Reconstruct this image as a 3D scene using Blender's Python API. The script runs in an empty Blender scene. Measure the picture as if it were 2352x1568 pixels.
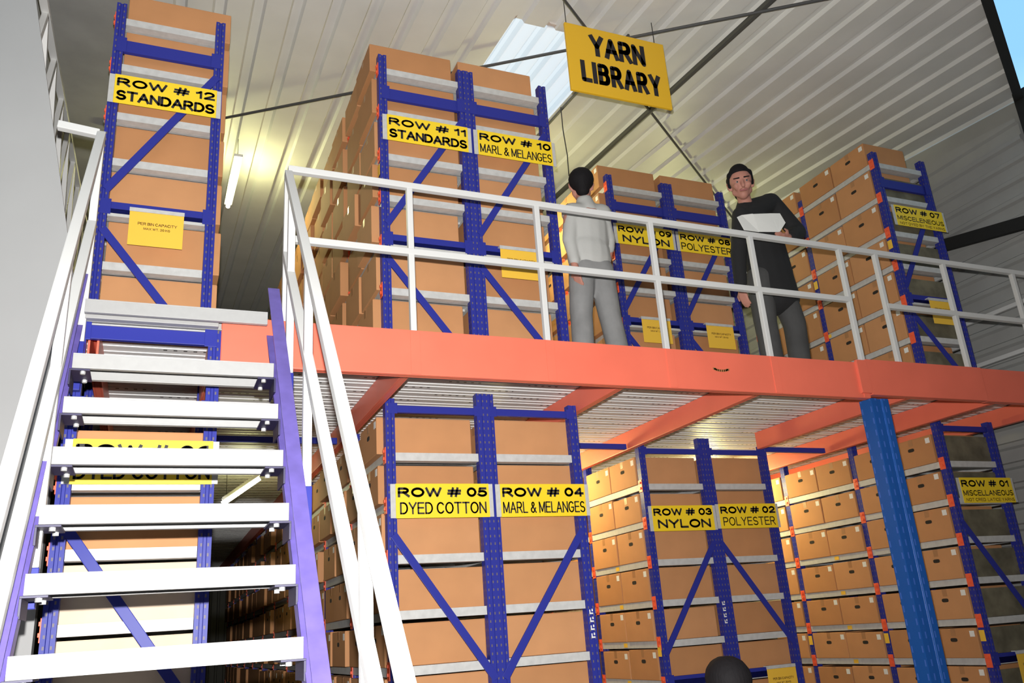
import bpy, bmesh, math, random
from mathutils import Vector, Matrix
random.seed(7)
S = bpy.context.scene
COL = S.collection

# ------------------------------------------------------------------ camera, world, flash, exposure
cd = bpy.data.cameras.new('camera'); cam = bpy.data.objects.new('camera', cd); COL.objects.link(cam)
cd.sensor_width = 36.0; cd.lens = 1935.758 / 2352 * 36.0; cd.clip_start = 0.05; cd.clip_end = 200
RX = (0.9223741, -0.3802555, -0.0680568); RD = (0.0646885, 0.3257320, -0.9432466); RF = (0.3808430, 0.8656237, 0.3250449)
cam.matrix_world = Matrix(((RX[0], -RD[0], -RF[0], 0.0), (RX[1], -RD[1], -RF[1], 0.0), (RX[2], -RD[2], -RF[2], 1.7), (0, 0, 0, 1)))
S.camera = cam
S.view_settings.view_transform = 'Standard'; S.view_settings.look = 'None'
S.view_settings.exposure = 0.0; S.view_settings.gamma = 1.0; S.view_settings.use_curve_mapping = False
S.cycles.use_denoising = True
S.cycles.max_bounces = 6; S.cycles.sample_clamp_indirect = 4.0

W = bpy.data.worlds.new('sky'); S.world = W; W.use_nodes = True
nt = W.node_tree; nt.nodes.clear()
wo = nt.nodes.new('ShaderNodeOutputWorld'); bg = nt.nodes.new('ShaderNodeBackground')
tc = nt.nodes.new('ShaderNodeTexCoord'); nz = nt.nodes.new('ShaderNodeTexNoise'); rp = nt.nodes.new('ShaderNodeValToRGB')
nz.inputs['Scale'].default_value = 3.0; nz.inputs['Detail'].default_value = 4.0
rp.color_ramp.elements[0].position = 0.38; rp.color_ramp.elements[0].color = (0.27, 0.58, 0.98, 1)
rp.color_ramp.elements[1].position = 0.62; rp.color_ramp.elements[1].color = (0.52, 0.92, 1.0, 1)
nt.links.new(tc.outputs['Generated'], nz.inputs['Vector']); nt.links.new(nz.outputs['Fac'], rp.inputs['Fac'])
sx = nt.nodes.new('ShaderNodeSeparateXYZ'); nt.links.new(tc.outputs['Generated'], sx.inputs[0])
r2 = nt.nodes.new('ShaderNodeValToRGB'); r2.color_ramp.elements[0].position = 0.55; r2.color_ramp.elements[1].position = 0.85
r2.color_ramp.elements[0].color = (0, 0, 0, 1); r2.color_ramp.elements[1].color = (1, 1, 1, 1); nt.links.new(sx.outputs['Z'], r2.inputs['Fac'])
mxw = nt.nodes.new('ShaderNodeMixRGB'); nt.links.new(r2.outputs['Color'], mxw.inputs['Fac']); nt.links.new(rp.outputs['Color'], mxw.inputs['Color1'])
mxw.inputs['Color2'].default_value = (1.25, 1.25, 1.22, 1)
nt.links.new(mxw.outputs['Color'], bg.inputs['Color']); bg.inputs['Strength'].default_value = 1.2
nt.links.new(bg.outputs['Background'], wo.inputs['Surface'])

fl = bpy.data.lights.new('camera_flash', 'SPOT'); flo = bpy.data.objects.new('camera_flash', fl); COL.objects.link(flo)
flo.location = (-0.01, 0.03, 1.89); fl.energy = 1850.0; fl.color = (1.0, 0.98, 0.95); fl.shadow_soft_size = 0.022
fl.spot_size = math.radians(136); fl.spot_blend = 1.0
flo.rotation_euler = Vector((0.20, 0.93, 0.31)).to_track_quat('-Z', 'Y').to_euler()

# ------------------------------------------------------------------ materials
def mat(name, col, rough=0.5, metal=0.0, noise=0.0, scale=6.0, spec=0.5, bump=0.0, stretch=None):
    m = bpy.data.materials.new(name); m.use_nodes = True
    n = m.node_tree; b = n.nodes['Principled BSDF']
    b.inputs['Base Color'].default_value = (*col, 1); b.inputs['Roughness'].default_value = rough
    b.inputs['Metallic'].default_value = metal; b.inputs['Specular IOR Level'].default_value = spec
    if noise or bump:
        t = n.nodes.new('ShaderNodeTexCoord'); z = n.nodes.new('ShaderNodeTexNoise')
        z.inputs['Scale'].default_value = scale; z.inputs['Detail'].default_value = 5.0
        if stretch:
            mp = n.nodes.new('ShaderNodeMapping'); mp.inputs['Scale'].default_value = stretch
            n.links.new(t.outputs['Object'], mp.inputs['Vector']); n.links.new(mp.outputs['Vector'], z.inputs['Vector'])
        else:
            n.links.new(t.outputs['Object'], z.inputs['Vector'])
        if noise:
            r = n.nodes.new('ShaderNodeValToRGB')
            r.color_ramp.elements[0].position = 0.3; r.color_ramp.elements[1].position = 0.7
            r.color_ramp.elements[0].color = (*[max(0, c * (1 - noise)) for c in col], 1)
            r.color_ramp.elements[1].color = (*[min(1, c * (1 + noise)) for c in col], 1)
            n.links.new(z.outputs['Fac'], r.inputs['Fac']); n.links.new(r.outputs['Color'], b.inputs['Base Color'])
        if bump:
            bp = n.nodes.new('ShaderNodeBump'); bp.inputs['Strength'].default_value = bump; bp.inputs['Distance'].default_value = 0.01
            n.links.new(z.outputs['Fac'], bp.inputs['Height']); n.links.new(bp.outputs['Normal'], b.inputs['Normal'])
    return m

def holed(name, col, hole, pitch=0.05, off=0.017, hz=0.011, hx=0.0055, rough=0.4):
    """painted steel with two rows of punched slots along local z on the -y and -x faces"""
    m = bpy.data.materials.new(name); m.use_nodes = True
    n = m.node_tree; L = n.links.new; b = n.nodes['Principled BSDF']; b.inputs['Roughness'].default_value = rough; b.inputs['Specular IOR Level'].default_value = 0.18
    t = n.nodes.new('ShaderNodeTexCoord'); s = n.nodes.new('ShaderNodeSeparateXYZ'); L(t.outputs['Object'], s.inputs[0])
    g = n.nodes.new('ShaderNodeSeparateXYZ'); L(t.outputs['Normal'], g.inputs[0])
    def M(op, a, c=None, v=None):
        q = n.nodes.new('ShaderNodeMath'); q.operation = op
        for i, x in enumerate((a, c)):
            if x is None: continue
            if isinstance(x, (int, float)): q.inputs[i].default_value = x
            else: L(x, q.inputs[i])
        return q.outputs[0]
    zz = M('ABSOLUTE', M('SUBTRACT', M('FRACT', M('DIVIDE', s.outputs['Z'], pitch)), 0.5))
    inz = M('LESS_THAN', zz, hz / pitch)
    inx = M('LESS_THAN', M('ABSOLUTE', M('SUBTRACT', M('ABSOLUTE', s.outputs['X']), off)), hx)
    iny = M('LESS_THAN', M('ABSOLUTE', M('SUBTRACT', M('ABSOLUTE', s.outputs['Y']), off)), hx)
    fy = M('GREATER_THAN', M('ABSOLUTE', g.outputs['Y']), 0.7); fx = M('GREATER_THAN', M('ABSOLUTE', g.outputs['X']), 0.7)
    k = M('MULTIPLY', inz, M('ADD', M('MULTIPLY', inx, fy), M('MULTIPLY', iny, fx)))
    mx = n.nodes.new('ShaderNodeMixRGB'); L(k, mx.inputs['Fac'])
    mx.inputs['Color1'].default_value = (*col, 1); mx.inputs['Color2'].default_value = (*hole, 1)
    L(mx.outputs['Color'], b.inputs['Base Color'])
    return m

def emis(name, col, st):
    m = bpy.data.materials.new(name); m.use_nodes = True
    b = m.node_tree.nodes['Principled BSDF']; b.inputs['Base Color'].default_value = (*col, 1)
    b.inputs['Emission Color'].default_value = (*col, 1); b.inputs['Emission Strength'].default_value = st
    return m

BLUE = (0.027, 0.034, 0.26)
M = dict(
    post=holed('blue_post_paint', BLUE, (0.13, 0.11, 0.13), hz=0.008, hx=0.0042), blue=mat('blue_paint', BLUE, 0.4, spec=0.15),
    column=holed('column_blue_paint', (0.014, 0.085, 0.33), (0.05, 0.13, 0.48), pitch=0.09, off=0.045, hz=0.022, hx=0.006, rough=0.32),
    stringer=mat('stringer_paint', (0.13, 0.10, 0.36), 0.4, noise=0.12, scale=14), cleat=mat('dark_blue_paint', (0.018, 0.014, 0.06), 0.5),
    orange=mat('orange_paint', (0.76, 0.155, 0.095), 0.42, noise=0.05, scale=3), connector=mat('orange_red_paint', (0.85, 0.12, 0.05), 0.4),
    galv=mat('galvanised_steel', (0.50, 0.50, 0.49), 0.5, 0.0, noise=0.08, scale=25),
    tread=mat('tread_grey_paint', (0.34, 0.34, 0.337), 0.45, noise=0.03, scale=30),
    rail=mat('railing_grey_paint', (0.58, 0.58, 0.57), 0.45),
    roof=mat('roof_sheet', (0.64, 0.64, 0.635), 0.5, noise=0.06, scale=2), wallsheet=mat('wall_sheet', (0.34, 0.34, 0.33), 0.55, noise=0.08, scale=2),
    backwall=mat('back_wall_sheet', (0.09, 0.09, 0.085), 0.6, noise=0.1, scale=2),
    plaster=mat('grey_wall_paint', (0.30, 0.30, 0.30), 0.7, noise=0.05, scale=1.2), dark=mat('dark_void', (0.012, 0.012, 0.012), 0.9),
    added_panel=mat('added_dark_panel', (0.32, 0.32, 0.32), 0.7, noise=0.1, scale=3), concrete=mat('concrete', (0.30, 0.29, 0.27), 0.85, noise=0.15, scale=3),
    yellow=mat('yellow_sign_paint', (0.88, 0.62, 0.018), 0.5), cap_yellow=mat('yellow_plate_paint', (0.83, 0.50, 0.05), 0.55), yarn=mat('ochre_sign_paint', (0.76, 0.44, 0.016), 0.5),
    ink=mat('black_ink', (0.012, 0.010, 0.014), 0.6), brown_ink=mat('brown_ink', (0.20, 0.09, 0.02), 0.6), white=mat('white_paper', (0.75, 0.75, 0.72), 0.7),
    hole=mat('hand_hole_shadow', (0.02, 0.015, 0.012), 0.9), sky_glass=None,
    skin=mat('skin', (0.40, 0.185, 0.14), 0.6, spec=0.25), hair=mat('black_hair', (0.008, 0.007, 0.008), 0.75, bump=0.35, scale=80, stretch=(1, 1, 0.25), spec=0.15),
    shirt=mat('pale_shirt_cloth', (0.40, 0.40, 0.385), 0.85, bump=0.5, scale=9), grey_trousers=mat('grey_trouser_cloth', (0.19, 0.19, 0.19), 0.9, noise=0.15, scale=6, bump=0.5),
    jacket=mat('black_jacket_cloth', (0.008, 0.008, 0.009), 0.9, bump=0.4, scale=8), dark_trousers=mat('dark_trouser_cloth', (0.045, 0.045, 0.045), 0.9, noise=0.2, scale=6, bump=0.5),
    leather=mat('black_leather', (0.012, 0.011, 0.010), 0.4), eye=mat('eye_white', (0.34, 0.32, 0.31), 0.4), lip=mat('lip', (0.30, 0.09, 0.09), 0.5),
    tube=emis('lit_tube', (1.0, 0.97, 0.78), 9.0), lampbody=mat('lamp_housing', (0.7, 0.7, 0.66), 0.5), wire=mat('dark_wire', (0.03, 0.03, 0.03), 0.6),
    frontplate=mat('dark_plate', (0.13, 0.115, 0.075), 0.8, noise=0.35, scale=7),
    rod=mat('dark_rod', (0.06, 0.06, 0.06), 0.5),
)
CART = [mat('carton_board_%d' % i, c, 0.75, noise=0.05, scale=5) for i, c in enumerate(((0.50, 0.235, 0.096), (0.46, 0.212, 0.084), (0.52, 0.25, 0.106)))]
FLASH_PALE = mat('carton_board_pale', (0.62, 0.50, 0.38), 0.8, noise=0.06, scale=5)  # lighter board paints in the flash overexposure on the row 06 cartons
OLD = mat('carton_board_dull', (0.20, 0.155, 0.075), 0.85, noise=0.15, scale=5)
def translucent():
    m = bpy.data.materials.new('skylight_sheet'); m.use_nodes = True; n = m.node_tree; n.nodes.clear()
    o = n.nodes.new('ShaderNodeOutputMaterial'); a = n.nodes.new('ShaderNodeBsdfTranslucent'); t = n.nodes.new('ShaderNodeBsdfTransparent'); x = n.nodes.new('ShaderNodeMixShader')
    a.inputs['Color'].default_value = (0.86, 0.76, 0.70, 1); t.inputs['Color'].default_value = (1.0, 0.95, 0.9, 1); x.inputs['Fac'].default_value = 0.2
    n.links.new(a.outputs[0], x.inputs[1]); n.links.new(t.outputs[0], x.inputs[2]); n.links.new(x.outputs[0], o.inputs['Surface'])
    return m
M['skylight'] = translucent()

# ------------------------------------------------------------------ mesh helpers
class MB:
    def __init__(s): s.v, s.f = [], []
    def add(s, vs, fs):
        o = len(s.v); s.v += [tuple(v) for v in vs]; s.f += [tuple(i + o for i in f) for f in fs]; return s
    def box(s, a, b):
        (x0, y0, z0), (x1, y1, z1) = a, b
        return s.add([(x0, y0, z0), (x1, y0, z0), (x1, y1, z0), (x0, y1, z0), (x0, y0, z1), (x1, y0, z1), (x1, y1, z1), (x0, y1, z1)],
                     [(0, 3, 2, 1), (4, 5, 6, 7), (0, 1, 5, 4), (1, 2, 6, 5), (2, 3, 7, 6), (3, 0, 4, 7)])
    def bar(s, p, q, w, h, up=(0, 0, 1)):
        """rectangular bar from p to q; w across, h along up"""
        p, q = Vector(p), Vector(q); d = (q - p).normalized(); u = Vector(up); u = (u - d * u.dot(d))
        if u.length < 1e-6: u = Vector((0, 1, 0)); u = u - d * u.dot(d)
        u.normalize(); r = d.cross(u); vs = []
        for c in (p, q):
            for a, b in ((-1, -1), (1, -1), (1, 1), (-1, 1)): vs.append(c + r * (a * w / 2) + u * (b * h / 2))
        return s.add(vs, [(3, 2, 1, 0), (4, 5, 6, 7), (0, 1, 5, 4), (1, 2, 6, 5), (2, 3, 7, 6), (3, 0, 4, 7)])
    def tube(s, pts, r, n=8):
        pts = [Vector(p) for p in pts]; rs = r if isinstance(r, (list, tuple)) else [r] * len(pts); vs = []; fs = []
        for i, p in enumerate(pts):
            d = (pts[min(i + 1, len(pts) - 1)] - pts[max(i - 1, 0)]).normalized()
            u = Vector((0, 0, 1)) if abs(d.z) < 0.9 else Vector((1, 0, 0)); u = (u - d * u.dot(d)).normalized(); w = d.cross(u)
            for k in range(n):
                a = 2 * math.pi * k / n; vs.append(p + (u * math.cos(a) + w * math.sin(a)) * rs[i])
        for i in range(len(pts) - 1):
            for k in range(n): fs.append((i * n + k, i * n + (k + 1) % n, (i + 1) * n + (k + 1) % n, (i + 1) * n + k))
        fs.append(tuple(range(n))[::-1]); fs.append(tuple(range((len(pts) - 1) * n, len(pts) * n)))
        return s.add(vs, fs)
    def prism(s, poly, z0, z1):
        n = len(poly); vs = [(x, y, z0) for x, y in poly] + [(x, y, z1) for x, y in poly]
        return s.add(vs, [tuple(range(n))[::-1], tuple(range(n, 2 * n))] + [(i, (i + 1) % n, n + (i + 1) % n, n + i) for i in range(n)])
    def capsule(s, p, q, r0, r1, flat=1.0, side=(1, 0, 0), n=14, m=5):
        """rounded cone; flat<1 thins it across 'side' x axis"""
        p, q = Vector(p), Vector(q); d = q - p
        d = d.normalized() if d.length > 1e-6 else Vector((0, 0, 1))
        u = Vector(side); u = u - d * u.dot(d)
        if u.length < 1e-4: u = Vector((0, 1, 0)) - d * d.y
        u.normalize(); w = d.cross(u); vs = []; fs = []; rings = []
        for i in range(m + 1):
            a = -math.pi / 2 + (math.pi / 2) * i / m; rings.append((p + d * (r0 * flat * math.sin(a) if flat < 1 else r0 * math.sin(a)), max(r0 * math.cos(a), 1e-4)))
        for i in range(m + 1):
            a = (math.pi / 2) * i / m; rings.append((q + d * (r1 * flat * math.sin(a) if flat < 1 else r1 * math.sin(a)), max(r1 * math.cos(a), 1e-4)))
        for c, r in rings:
            for k in range(n):
                a = 2 * math.pi * k / n; vs.append(c + u * (r * math.cos(a)) + w * (r * flat * math.sin(a)))
        R = len(rings)
        for i in range(R - 1):
            for k in range(n): fs.append((i * n + k, i * n + (k + 1) % n, (i + 1) * n + (k + 1) % n, (i + 1) * n + k))
        fs.append(tuple(range(n))[::-1]); fs.append(tuple(range((R - 1) * n, R * n)))
        return s.add(vs, fs)
    def mesh(s, name, m, bevel=0.0, smooth=False):
        me = bpy.data.meshes.new(name); me.from_pydata(s.v, [], s.f)
        if bevel:
            b = bmesh.new(); b.from_mesh(me)
            bmesh.ops.bevel(b, geom=b.edges[:], offset=bevel, segments=2, affect='EDGES', profile=0.6, clamp_overlap=True); b.to_mesh(me); b.free()
        me.update(); me.materials.append(m)
        if smooth:
            for p in me.polygons: p.use_smooth = True
        return me

def link(name, me, parent=None, loc=None):
    o = bpy.data.objects.new(name, me); COL.objects.link(o)
    if loc is not None: o.location = loc
    if parent is not None: o.parent = parent
    return o
def obj(name, mb, m, parent=None, bevel=0.0, loc=None, smooth=False): return link(name, mb.mesh(name, m, bevel, smooth), parent, loc)
def tag(o, label, cat, group=None):
    o['label'] = label; o['category'] = cat
    if group: o['group'] = group
    return o
def struct(o, label=None):
    o['kind'] = 'structure'
    if label: o['label'] = label
    return o
def thing(name, label, cat, loc=(0, 0, 0), group=None):
    o = bpy.data.objects.new(name, None); COL.objects.link(o); o.location = loc; o.empty_display_size = 0.1
    return tag(o, label, cat, group)

def arc(cx, cy, rx, ry, a0, a1, n=9): return [(cx + rx * math.cos(math.radians(a0 + (a1 - a0) * i / n)), cy + ry * math.sin(math.radians(a0 + (a1 - a0) * i / n))) for i in range(n + 1)]
GL = {
 'A': (.80, [[(0, 0), (.4, 1), (.8, 0)], [(.15, .34), (.65, .34)]]), 'C': (.76, [arc(.40, .5, .40, .5, 42, 318, 18)]),
 'B': (.70, [[(0, 0), (0, 1), (.40, 1)] + arc(.40, .77, .24, .23, 90, -90) + [(0, .54)], [(.40, .54)] + arc(.40, .27, .30, .27, 90, -90) + [(0, 0)]]),
 'D': (.74, [[(0, 0), (0, 1), (.30, 1)] + arc(.30, .5, .44, .5, 90, -90, 14) + [(0, 0)]]), 'E': (.64, [[(.64, 0), (0, 0), (0, 1), (.62, 1)], [(0, .53), (.58, .53)]]),
 'G': (.80, [arc(.41, .5, .41, .5, 45, 322, 18) + [(.76, .46), (.45, .46)]]), 'H': (.72, [[(0, 0), (0, 1)], [(.72, 0), (.72, 1)], [(0, .53), (.72, .53)]]), 'I': (.02, [[(0, 0), (0, 1)]]),
 'K': (.70, [[(0, 0), (0, 1)], [(.66, 1), (.02, .40)], [(.24, .60), (.70, 0)]]), 'L': (.58, [[(0, 1), (0, 0), (.58, 0)]]), 'M': (.84, [[(0, 0), (0, 1), (.42, .08), (.84, 1), (.84, 0)]]),
 'N': (.72, [[(0, 0), (0, 1), (.72, 0), (.72, 1)]]), 'O': (.84, [arc(.42, .5, .42, .5, 0, 360, 24)]), 'P': (.66, [[(0, 0), (0, 1), (.40, 1)] + arc(.40, .73, .26, .27, 90, -90) + [(0, .46)]]),
 'R': (.74, [[(0, 0), (0, 1), (.42, 1)] + arc(.42, .74, .25, .26, 90, -90) + [(0, .48)], [(.36, .48), (.72, 0)]]),
 'S': (.68, [arc(.34, .74, .30, .26, 35, 270, 12) + arc(.34, .25, .34, .25, 90, -150, 12)]), 'T': (.72, [[(0, 1), (.72, 1)], [(.36, 1), (.36, 0)]]),
 'U': (.72, [[(0, 1)] + arc(.36, .34, .36, .34, 180, 360, 12) + [(.72, 1)]]), 'V': (.76, [[(0, 1), (.38, 0), (.76, 1)]]), 'W': (1.08, [[(0, 1), (.26, 0), (.54, .96), (.82, 0), (1.08, 1)]]), 'X': (.74, [[(0, 0), (.74, 1)], [(0, 1), (.74, 0)]]), 'Y': (.76, [[(0, 1), (.38, .46), (.76, 1)], [(.38, .46), (.38, 0)]]),
 '&': (.78, [[(.78, 0), (.22, .66)] + arc(.36, .80, .17, .18, 200, -40, 10) + [(.16, .42)] + arc(.30, .23, .27, .23, 130, 300, 10) + [(.72, .42)]]), '#': (.92, [[(.22, 0), (.36, 1)], [(.58, 0), (.72, 1)], [(.04, .69), (.92, .69)], [(0, .31), (.88, .31)]]), '.': (.04, [[(0, 0), (.04, 0.03)]]),
 '0': (.60, [arc(.30, .5, .30, .5, 0, 360, 20)]), '1': (.30, [[(0, .74), (.16, .82), (.27, 1), (.27, 0)]]), '2': (.62, [arc(.31, .71, .29, .29, 165, -35, 10) + [(0, 0), (.62, 0)]]), '3': (.60, [arc(.28, .75, .25, .25, 160, -90, 10), arc(.28, .26, .31, .26, 90, -160, 10)]),
 '4': (.66, [[(.46, 0), (.46, 1), (0, .30), (.66, .30)]]), '5': (.62, [[(.56, 1), (.12, 1), (.06, .52)] + arc(.29, .32, .32, .32, 120, -155, 12)]), '6': (.62, [arc(.31, .30, .30, .30, 180, -180, 16), arc(.46, .34, .45, .66, 180, 85, 8)]), '7': (.60, [[(0, 1), (.60, 1), (.22, 0)]]),
 '8': (.62, [arc(.31, .76, .25, .24, -90, 270, 16), arc(.31, .27, .31, .27, 90, 450, 16)]), '9': (.62, [arc(.31, .70, .30, .30, 0, 360, 16), arc(.16, .66, .45, .66, 0, -95, 8)]),
}
def letters(parent, body, m, x0, x1, z0, z1, y, st, gap=.26, space=.62, label=None):
    """stroke lettering filling x0..x1 by z0..z1 just off the plane y, facing -y; every word is one raised mesh"""
    cur = 0.0; place = []
    for wi, w in enumerate(body.split(' ')):
        if wi: cur += space
        for ci, ch in enumerate(w):
            if ci: cur += gap
            place.append((wi, ch, cur)); cur += GL[ch][0]
    sx = (x1 - x0 - st) / cur; sz = z1 - z0 - st
    for wi in range(len(body.split(' '))):
        mb = MB()
        for k, ch, ox in place:
            if k != wi: continue
            for pl in GL[ch][1]:
                P = [Vector((x0 + st / 2 + (ox + a) * sx, z0 + st / 2 + b * sz)) for a, b in pl]
                for i in range(len(P) - 1):
                    d = P[i + 1] - P[i]
                    if d.length < 1e-7: continue
                    d.normalize(); n = Vector((-d.y, d.x)) * (st / 2); a = P[i] - (d * st * .5 if i == 0 else d * 0); b = P[i + 1] + (d * st * .5 if i == len(P) - 2 else d * 0)
                    mb.add([(q.x, y - .0006, q.y) for q in (a - n, b - n, b + n, a + n)], [(0, 1, 2, 3)])
                    if 0 < i:
                        c = P[i]; mb.add([(c.x + st / 2 * math.cos(t * math.pi / 5), y - .0006, c.y + st / 2 * math.sin(t * math.pi / 5)) for t in range(10)], [tuple(range(10))])
        obj('lettering', mb, m, parent)

# ------------------------------------------------------------------ setting: floor, walls, roof
def roofz(y): return 6.18 + 0.09 * y
obj_floor = struct(obj('floor', MB().box((-40, -40, -0.1), (40, 40, 0)), M['concrete']))
mb = MB(); pr = [(-4.0, 0.0), (-.48, 0.0), (-.48, 3.70), (-.545, 4.02), (-1.02, 6.35), (-4.0, 6.35)]; n = len(pr)
mb.add([(a, 4.75, b) for a, b in pr] + [(a, 4.85, b) for a, b in pr], [tuple(range(n)), tuple(range(n, 2 * n))[::-1]] + [(i, n + i, n + (i + 1) % n, (i + 1) % n) for i in range(n)])
struct(obj('wall_left', mb, M['plaster']))
struct(obj('wall_left_side', MB().box((-4.1, -3.0, 0), (-4.0, 30.0, 6.6)), M['plaster']))
struct(obj('wall_left_void', MB().box((-1.75, 4.86, 0), (-1.65, 30.0, 8.8)), M['dark']))  # near-black sheet paints the dark of the recess behind the girder
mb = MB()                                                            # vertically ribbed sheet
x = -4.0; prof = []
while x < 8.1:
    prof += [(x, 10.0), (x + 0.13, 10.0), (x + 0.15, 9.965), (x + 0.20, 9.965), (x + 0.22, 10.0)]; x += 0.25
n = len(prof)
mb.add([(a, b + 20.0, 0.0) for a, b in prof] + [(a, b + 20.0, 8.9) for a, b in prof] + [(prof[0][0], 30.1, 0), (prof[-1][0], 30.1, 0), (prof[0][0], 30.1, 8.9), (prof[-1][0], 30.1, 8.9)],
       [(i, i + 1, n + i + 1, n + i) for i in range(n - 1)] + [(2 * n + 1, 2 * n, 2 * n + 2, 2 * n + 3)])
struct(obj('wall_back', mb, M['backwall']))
mb = MB(); prof = []; z = 0.0                                         # horizontally ribbed gable wall
while z < 6.4:
    prof += [(8.0, z), (8.0, z + 0.10), (7.965, z + 0.12), (7.965, z + 0.16), (8.0, z + 0.18)]; z += 0.2
n = len(prof)
mb.add([(a, 4.82, b) for a, b in prof] + [(a, 30.0, b + 0.0 + (0.09 * 25.2 if i == n - 1 else 0)) for i, (a, b) in enumerate(prof)] + [(8.1, 4.82, 0), (8.1, 30, 0), (8.1, 4.82, 6.6), (8.1, 30, 8.88)],
       [(i + 1, i, n + i, n + i + 1) for i in range(n - 1)] + [(2 * n, 2 * n + 1, 2 * n + 3, 2 * n + 2)])
struct(obj('wall_right', mb, M['wallsheet']))
struct(obj('trim_1', MB().box((7.95, 4.63, 0), (8.12, 4.765, roofz(4.75))), M['dark']), 'dark corner post at the open end of the ribbed side wall')
struct(obj('trim_2', MB().bar((7.93, 4.9, 5.22), (7.93, 9.9, 6.2), .07, .13), M['dark']), 'dark horizontal band across the ribbed side wall')
# roof: trapezoidal sheet, ribs running up the slope; clipped along the slanting open corner at the right
def clip_y(x):
    if x <= 5.75: return -3.0
    return 3.37 + (x - 5.75) * (4.72 - 3.37) / (8.05 - 5.75)
mb = MB(); prof = []; x = -1.8
while x < 8.12:
    prof += [(x, 0.0), (x + 0.19, 0.0), (x + 0.21, 0.035), (x + 0.28, 0.035), (x + 0.30, 0.0)]; x += 0.3
SK = (2.64, 3.57, 5.38, 6.95)
fine = [(a, h) for a, h in prof]
for i in range(len(fine) - 1):
    (a, h), (b, g) = fine[i], fine[i + 1]
    if b - a < 1e-6: continue
    ca, cb = clip_y(a), clip_y(b)
    if b <= 5.75 or a < 5.75 < b: ca = cb = clip_y(a)
    spans = [(ca, cb, 30.05, 30.05)] if a <= 5.75 else [(-3.0, -3.0, a / 2.4, b / 2.4), (ca, cb, 30.05, 30.05)]  # unseen near strips past the open gap are added to cut sky light
    if a >= SK[0] - 0.13 and b <= SK[1] + 0.13: spans = [(ca, cb, SK[2], SK[2]), (SK[3], SK[3], 30.05, 30.05)]
    for ya, yb, yc, yd in spans:
        mb.add([(a, ya, roofz(ya) + h), (b, yb, roofz(yb) + g), (b, yd, roofz(yd) + g), (a, yc, roofz(yc) + h)], [(3, 2, 1, 0)])
struct(obj('ceiling', mb, M['roof']))
mb = MB(); a0, a1 = SK[0] - 0.15, SK[1] + 0.15; xx = a0; pr = []
while xx < a1 - 0.01: pr += [(xx, 0.02), (xx + 0.12, 0.02), (xx + 0.15, 0.055), (xx + 0.19, 0.055)]; xx += 0.22
for i in range(len(pr) - 1):
    (a, h), (b, g) = pr[i], pr[i + 1]
    mb.add([(a, SK[2] - 0.05, roofz(SK[2] - 0.05) + h), (b, SK[2] - 0.05, roofz(SK[2] - 0.05) + g), (b, SK[3] + 0.05, roofz(SK[3] + 0.05) + g), (a, SK[3] + 0.05, roofz(SK[3] + 0.05) + h)], [(3, 2, 1, 0)])
struct(obj('window_1', mb, M['skylight']), 'bright translucent skylight sheet in the ribbed roof')
mb = MB(); p0 = Vector((8.02, 4.75, 0)); p1 = Vector((5.72, 3.40, 0)); p2 = Vector((5.72, 2.9, 0))
for a, b in ((p0, p1), (p1, p2)):
    a = a.copy(); b = b.copy(); a.z = roofz(a.y); b.z = roofz(b.y); mb.bar(a, b, 0.085, 0.20)
struct(obj('trim_3', mb, M['dark']), 'dark fascia along the slanting edge of the roof')
mb = MB().box((-1.12, 6.2, 0), (-1.1, 6.21, 0.01)); mb = MB()
ya, yb = 4.4, 9.95
mb.add([(-1.6, ya, roofz(ya) - .05), (-0.36, ya, roofz(ya) - .05), (-0.36, yb, roofz(yb) - .05), (-1.6, yb, roofz(yb) - .05),
        (-1.6, ya, roofz(ya) - .01), (-0.36, ya, roofz(ya) - .01), (-0.36, yb, roofz(yb) - .01), (-1.6, yb, roofz(yb) - .01)],
       [(0, 3, 2, 1), (4, 5, 6, 7), (0, 1, 5, 4), (1, 2, 6, 5), (2, 3, 7, 6), (3, 0, 4, 7)])
struct(obj('trim_4', mb, M['added_panel']), 'added darker panel under the roof above the stairs')  # panel put in to make this stretch under the roof darker
struct(obj('wall_front_blocker', MB().box((-4.0, -3.1, 0), (8.1, -3.0, 5.9)).box((8.0, -3.0, 0), (8.1, 4.1, 6.3)).box((8.0, 4.1, 0), (8.1, 4.68, 5.8)), M['plaster']))  # unseen walls added behind and beside the camera to block sky light
# lattice girder above the left wall
t = thing('lattice_girder', 'white zigzag lattice girder beside the slanting edge of the grey left wall', 'girder', (-0.85, 4.9, 5.14))
L = lambda p: (p[0] + 0.85, p[1] - 4.9, p[2] - 5.14)
top = lambda y: 5.25 + .09 * y
obj('bottom_chord', MB().box(L((-0.88, 4.9, 5.14)), L((-0.82, 9.9, 5.18))), M['rail'], t, .004)
obj('top_chord', MB().bar(L((-0.85, 4.9, top(4.9))), L((-0.85, 9.9, top(9.9))), .05, .04), M['rail'], t, .004)
y = 4.95; k = 0
while y < 9.4:
    za, zb = (5.18, top(y + .28)) if k % 2 == 0 else (top(y), 5.18)
    obj('lattice_bar', MB().bar(L((-0.85, y, za)), L((-0.85, y + .28, zb)), .036, .05, up=(0, 1, 0)), M['rail'], t, .003)
    y += .28; k += 1
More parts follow.
